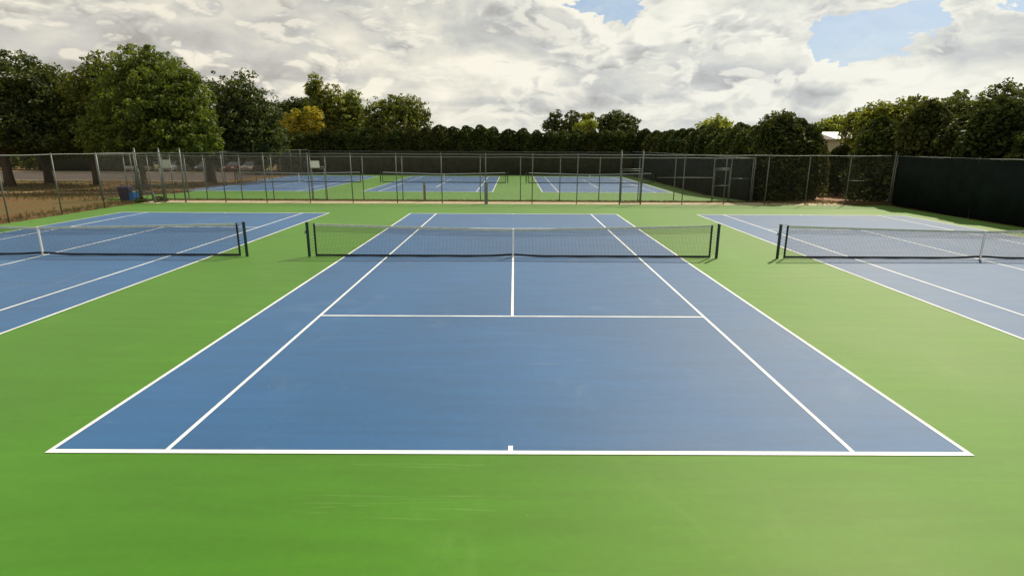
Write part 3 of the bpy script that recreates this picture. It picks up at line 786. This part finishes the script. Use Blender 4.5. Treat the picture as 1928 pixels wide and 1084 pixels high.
for i, (x0, y0, h, lab) in enumerate([(-62, 69, 9.5, 'leftmost tree added behind the parked cars to shade them'), (-53, 70, 8.8, 'second from the left of the trees added to shade the parked cars'),
                                      (-43.5, 69, 8.6, 'third from the left of the trees added to shade the parked cars'), (-34.5, 68, 7.2, 'rightmost tree added to shade the parked cars, near the back corner')]):  # mostly hidden trees, added to cast shade over the cars and drive
    tree('broadleaf_tree', lab, 'tree', x0, y0, [(0, 0, h - 2.2, 3.0, 3.0, 2.0), (-2.6, -.8, h - 3.8, 2.6, 2.6, 1.7), (2.6, -.5, h - 3.9, 2.6, 2.6, 1.7), (0, -2.8, h - 4.4, 2.8, 2.4, 1.6)], (L_DARK, L_MAPLE)[i % 2], h - 3, .28,
         'trees added to shade the parked cars', leaf=.34, clump=.6, density=.9, seed=80 + i)

# columnar evergreens: three shared meshes
def conifer_mesh(name, H, R, mat, seed, leaf=.19, n=11000, top=2.3):
    """several leaning upright plumes in one broad dome-topped crown"""
    rs = np.random.RandomState(seed); Ps = []; Ns = []
    K = 7
    for k in range(K):
        ang = 2 * math.pi * k / (K - 1) + rs.uniform(-.4, .4); off = 0. if k == K - 1 else R * rs.uniform(.38, .55)
        hx = H * (1. if k == K - 1 else rs.uniform(.84, .98)); rr = R * (rs.uniform(.50, .66))
        m = n // K; z = rs.uniform(0, 1, m) ** .85; a = rs.uniform(0, 2 * math.pi, m)
        prof = (1 - z ** (top + 1.5)) ** .5 * (.92 + .08 * np.clip(z * 4, 0, 1))
        bump = np.zeros(m)
        for j in range(26):
            zc, ac = rs.uniform(.05, 1.), rs.uniform(0, 6.28)
            da = np.angle(np.exp(1j * (a - ac))); bump += .22 * np.exp(-(da / .5) ** 2 - ((z - zc) / .05) ** 2)
        r = rr * prof * (rs.uniform(.45, 1., m) ** .4 * .9 + bump) + .04
        cx, cy = off * math.cos(ang) * (1 - .35 * z ** 2), off * math.sin(ang) * (1 - .35 * z ** 2)
        Ps.append(np.stack([cx + r * np.cos(a), cy + r * np.sin(a), .12 + z * (hx - .12)], 1))
        Ns.append(np.stack([np.cos(a), np.sin(a), np.full(m, .75)], 1))
    P = np.concatenate(Ps); N = np.concatenate(Ns); N /= np.linalg.norm(N, axis=1)[:, None]
    V, F = leaves(P, N, leaf, rs, .6)
    return np_mesh(name, V, F, mat)
CON = [conifer_mesh('foliage', 6.0, 1.45, L_CON, 1, top=4.), conifer_mesh('foliage', 6.0, 1.45, L_CON, 2, top=5.), conifer_mesh('foliage', 6.0, 1.45, L_CON2, 3, top=3.6)]
CTR = None
def conifer(label, x, y, h, w, i, group):
    global CTR
    r = thing('evergreen_tree', label, 'evergreen tree', (x, y, gz(y) - .07), rnd.uniform(0, 6.28), group)
    o = bpy.data.objects.new('foliage', CON[i % 3]); col.objects.link(o); o.parent = r
    o.scale = (w / 1.45, w / 1.45, h / 6.)
    if CTR is None: CTR = MB().tube([(0, 0, -.2), (0, 0, 3), (0, 0, 5.4)], [.13, .09, .03], 8).build('trunk', BARK, r, True).data
    else:
        t = bpy.data.objects.new('trunk', CTR); col.objects.link(t); t.parent = r
    return r
def ordn(i):
    w = ['first', 'second', 'third', 'fourth', 'fifth', 'sixth', 'seventh', 'eighth', 'ninth', 'tenth', 'eleventh', 'twelfth', 'thirteenth', 'fourteenth', 'fifteenth',
         'sixteenth', 'seventeenth', 'eighteenth', 'nineteenth', 'twentieth']
    return w[i] if i < 20 else 'twenty ' + w[i - 20]
u = 548; i = 0; us = []
while u < 1222: us.append(u); u += rnd.uniform(23, 28)
for i, u in enumerate(us):
    y = 58.8 + rnd.uniform(-.3, .3); vt = np.interp(u, [540, 700, 800, 900, 1000, 1130, 1220], [248, 240, 237, 237, 244, 244, 243]) + rnd.uniform(-3, 3)
    conifer('%s evergreen from the left in the hedge behind the far back fence' % ordn(i), X(u, y), y, Zt(u, vt, y) + .37, rnd.uniform(1.6, 1.95), rnd.randrange(3), 'evergreens of the back hedge row')
y = 56.; i = 0
while y > 20.5:
    x = 17.9 + rnd.uniform(-.2, .3)
    conifer('%s evergreen, counted from the far corner, in the row right of the far courts' % ordn(i), x, y, rnd.uniform(5.2, 5.9), rnd.uniform(1.55, 1.9), rnd.randrange(3), 'evergreens along the right side of the far courts')
    y -= rnd.uniform(2.0, 2.5); i += 1
for i, (x, y, h, w) in enumerate([(17.6, 20.6, 5.2, 1.5), (19.4, 21.3, 5.5, 1.6), (21.0, 22.8, 5.0, 1.45), (24.0, 29.5, 5.0, 1.7), (25.6, 33.0, 5.4, 1.7), (26.6, 28.2, 4.05, 1.35)]):
    conifer('%s evergreen from the left among those behind the fence near the path gap' % ordn(i), x, y, h, w, i, 'evergreens left of the gap in the right hedge')
y = 20.2; i = 0
while y > -8:
    x = 25.6 + rnd.uniform(-.2, .3) - (1.4 if i == 0 else 0)
    conifer('%s evergreen from the path gap in the row behind the near right fence' % ordn(i), x, y, rnd.uniform(5.2, 6.4), rnd.uniform(1.6, 1.9), rnd.randrange(3), 'evergreens behind the near right fence')
    y -= rnd.uniform(2.4, 2.9); i += 1

# shrubs along the far side of the drive
def shrub(label, x, y, r, h, mat, seed, group='shrubs beyond the drive', leaf=.2):
    root = thing('shrub', label, 'shrub', (x, y, gz(y) - .07), 0, group)
    g = random.Random(seed)
    lb = [(g.uniform(-.5, .5) * r, g.uniform(-.3, .3) * r, h * g.uniform(.35, .62), r * g.uniform(.55, .8), r * .6, h * g.uniform(.30, .38)) for _ in range(4)]
    o = bpy.data.objects.new('foliage', crown_mesh('foliage', lb, mat, leaf=leaf, clump=leaf * 1.6, density=.9, seed=seed)); col.objects.link(o); o.parent = root
    m = MB()
    for q in lb: m.tube([(0, 0, -.1), (q[0] * .5, q[1] * .5, q[2] * .5), (q[0], q[1], q[2])], [.06, .04, .02], 6)
    m.build('stem', BARK, root, True)
for i in range(17):
    x = -84 + i * 3.5 + rnd.uniform(-.6, .6)
    if x > -31: break
    shrub('%s dark shrub from the left behind the cars parked beyond the drive' % ordn(i), x, 68 + rnd.uniform(-.8, .8), 2.6, rnd.uniform(3.4, 5.0), (L_DARK, L_OLIVE)[i % 2], 60 + i, leaf=.34)
shrub('small low weed clump at the fence foot beside the drinking fountain', X(299, 17.2), 17.25, .35, .38, L_DARK, 90, 'weed clumps by the left fence', .09)
shrub('small low weed clump beside the blue bin', X(250, 16.4), 16.9, .32, .33, L_DARK, 91, 'weed clumps by the left fence', .09)

# ---------------------------------------------------------------- parked cars beyond the drive
GLASS = simple('dark car glass', (.02, .025, .03), .08, var=.05, spec=.8); TYRE = simple('tyre rubber', (.015, .015, .015), .9)
RIM = simple('alloy rim', (.4, .4, .4), .35, .8); HEADL = simple('headlamp glass', (.65, .66, .66), .12); TAILL = simple('red lamp glass', (.35, .02, .015), .2)
def car(label, paint, x, y, rz):
    root = thing('parked_car', label, 'car', (x, y, gz(y) - .05), rz, 'cars parked beyond the drive')
    prof = [(-2.15, .26), (-2.22, .55), (-2.12, .80), (-1.2, .96), (1.75, .98), (2.15, .88), (2.2, .5), (2.12, .26)]
    MB().prism(prof, -.86, .86).build('body', paint, root, bevel=.07)
    cab = MB(); W0, W1 = .80, .62
    cab.v = [(-1.15, -W0, .95), (1.7, -W0, .95), (1.7, W0, .95), (-1.15, W0, .95), (-.45, -W1, 1.42), (1.15, -W1, 1.42), (1.15, W1, 1.42), (-.45, W1, 1.42)]
    cab.f = [(0, 3, 2, 1), (0, 1, 5, 4), (1, 2, 6, 5), (2, 3, 7, 6), (3, 0, 4, 7), (4, 5, 6, 7)]
    cab.build('window', GLASS, root, bevel=.03)
    MB().box(-.42, 1.12, -W1 + .01, W1 - .01, 1.405, 1.455).build('roof', paint, root, bevel=.02)
    for sx in (-1.35, 1.35):
        for sy in (-1, 1):
            w = MB().lathe([(0, -.10), (.20, -.10), (.31, -.09), (.33, -.05), (.33, .05), (.31, .09), (.20, .10), (0, .10)], 0, 0, 20).build('wheel', TYRE, root, loc=(sx, sy * .80, .33)); w.rotation_euler = (math.pi / 2, 0, 0)
            MB().lathe([(0, -.112), (.17, -.106), (.19, -.101)], 0, 0, 16).build('rim', RIM, w) if sy > 0 else MB().lathe([(.19, .101), (.17, .106), (0, .112)], 0, 0, 16).build('rim', RIM, w)
    for sy in (-1, 1):
        MB().box(-2.235, -2.12, sy * .62 - .17, sy * .62 + .17, .62, .76).build('headlight', HEADL, root, bevel=.02)
        MB().box(2.12, 2.21, sy * .66 - .14, sy * .66 + .14, .66, .82).build('tail_light', TAILL, root, bevel=.02)
    return root
def paint(n, c): return simple(n, c, .3, .1, var=.03)
for (u, lab, pn) in [(272, 'white car parked beyond the drive, leftmost of the row', paint('white paint', (.30, .29, .26))),
                     (293, 'dull yellow car parked beyond the drive beside the white one', paint('yellow paint', (.30, .23, .07))),
                     (334, 'silver car parked beyond the drive right of the big tree trunk', paint('silver paint', (.22, .22, .21))),
                     (396, 'dark grey car parked beyond the drive between the two tree trunks', paint('grey paint', (.07, .07, .07))),
                     (449, 'red car parked beyond the drive just right of the oak trunk', paint('red paint', (.10, .028, .024))),
                     (478, 'pale beige car parked beyond the drive, rightmost of the row', paint('beige paint', (.26, .22, .17)))]:
    yy = 62.6; car(lab, pn, X(u, yy), yy, math.pi / 2 + rnd.uniform(-.06, .06))

# ---------------------------------------------------------------- white-roofed building behind the right hand trees
yb = 52; xl = X(1560, yb); zt = Zt(1580, 247, yb); ze = Zt(1580, 261, yb)
root = thing('white_roofed_building', 'low building with a pale white metal roof among the trees at right', 'building', (xl, yb, gz(yb)))
WALL = simple('beige wall', (.38, .35, .24), .85, var=.1); ROOFM = simple('white metal roof', (.78, .76, .70), .4, var=.06); g0 = Z_FAR
h1 = ze - g0 - .12; h2 = zt - g0
MB().box(.4, 13.6, .5, 8.5, 0, h1).build('wall', WALL, root)
m = MB(); m.v = [(0, 0, h1 + .003), (14, 0, h1 + .003), (14, 0, h1 + .12), (0, 0, h1 + .12), (0, 4.5, h2), (14, 4.5, h2), (0, 9, h1 + .12), (14, 9, h1 + .12), (0, 9, h1 + .003), (14, 9, h1 + .003)]
m.f = [(0, 1, 2, 3), (3, 2, 5, 4), (4, 5, 7, 6), (6, 7, 9, 8), (0, 3, 4, 6, 8), (1, 9, 7, 5, 2), (0, 8, 9, 1)]
m.build('roof', ROOFM, root)
for k in range(3):
    w = MB().box(2 + k * 4, 3.2 + k * 4, .44, .497, 1.4, 2.6).build('window', GLASS, root)
    MB().box(1.9 + k * 4, 3.3 + k * 4, .42, .50, 1.3, 1.397).build('sill', ROOFM, w)
MB().box(.9, 1.7, .45, .497, 0, 2.1).build('door', SIGNG, root)
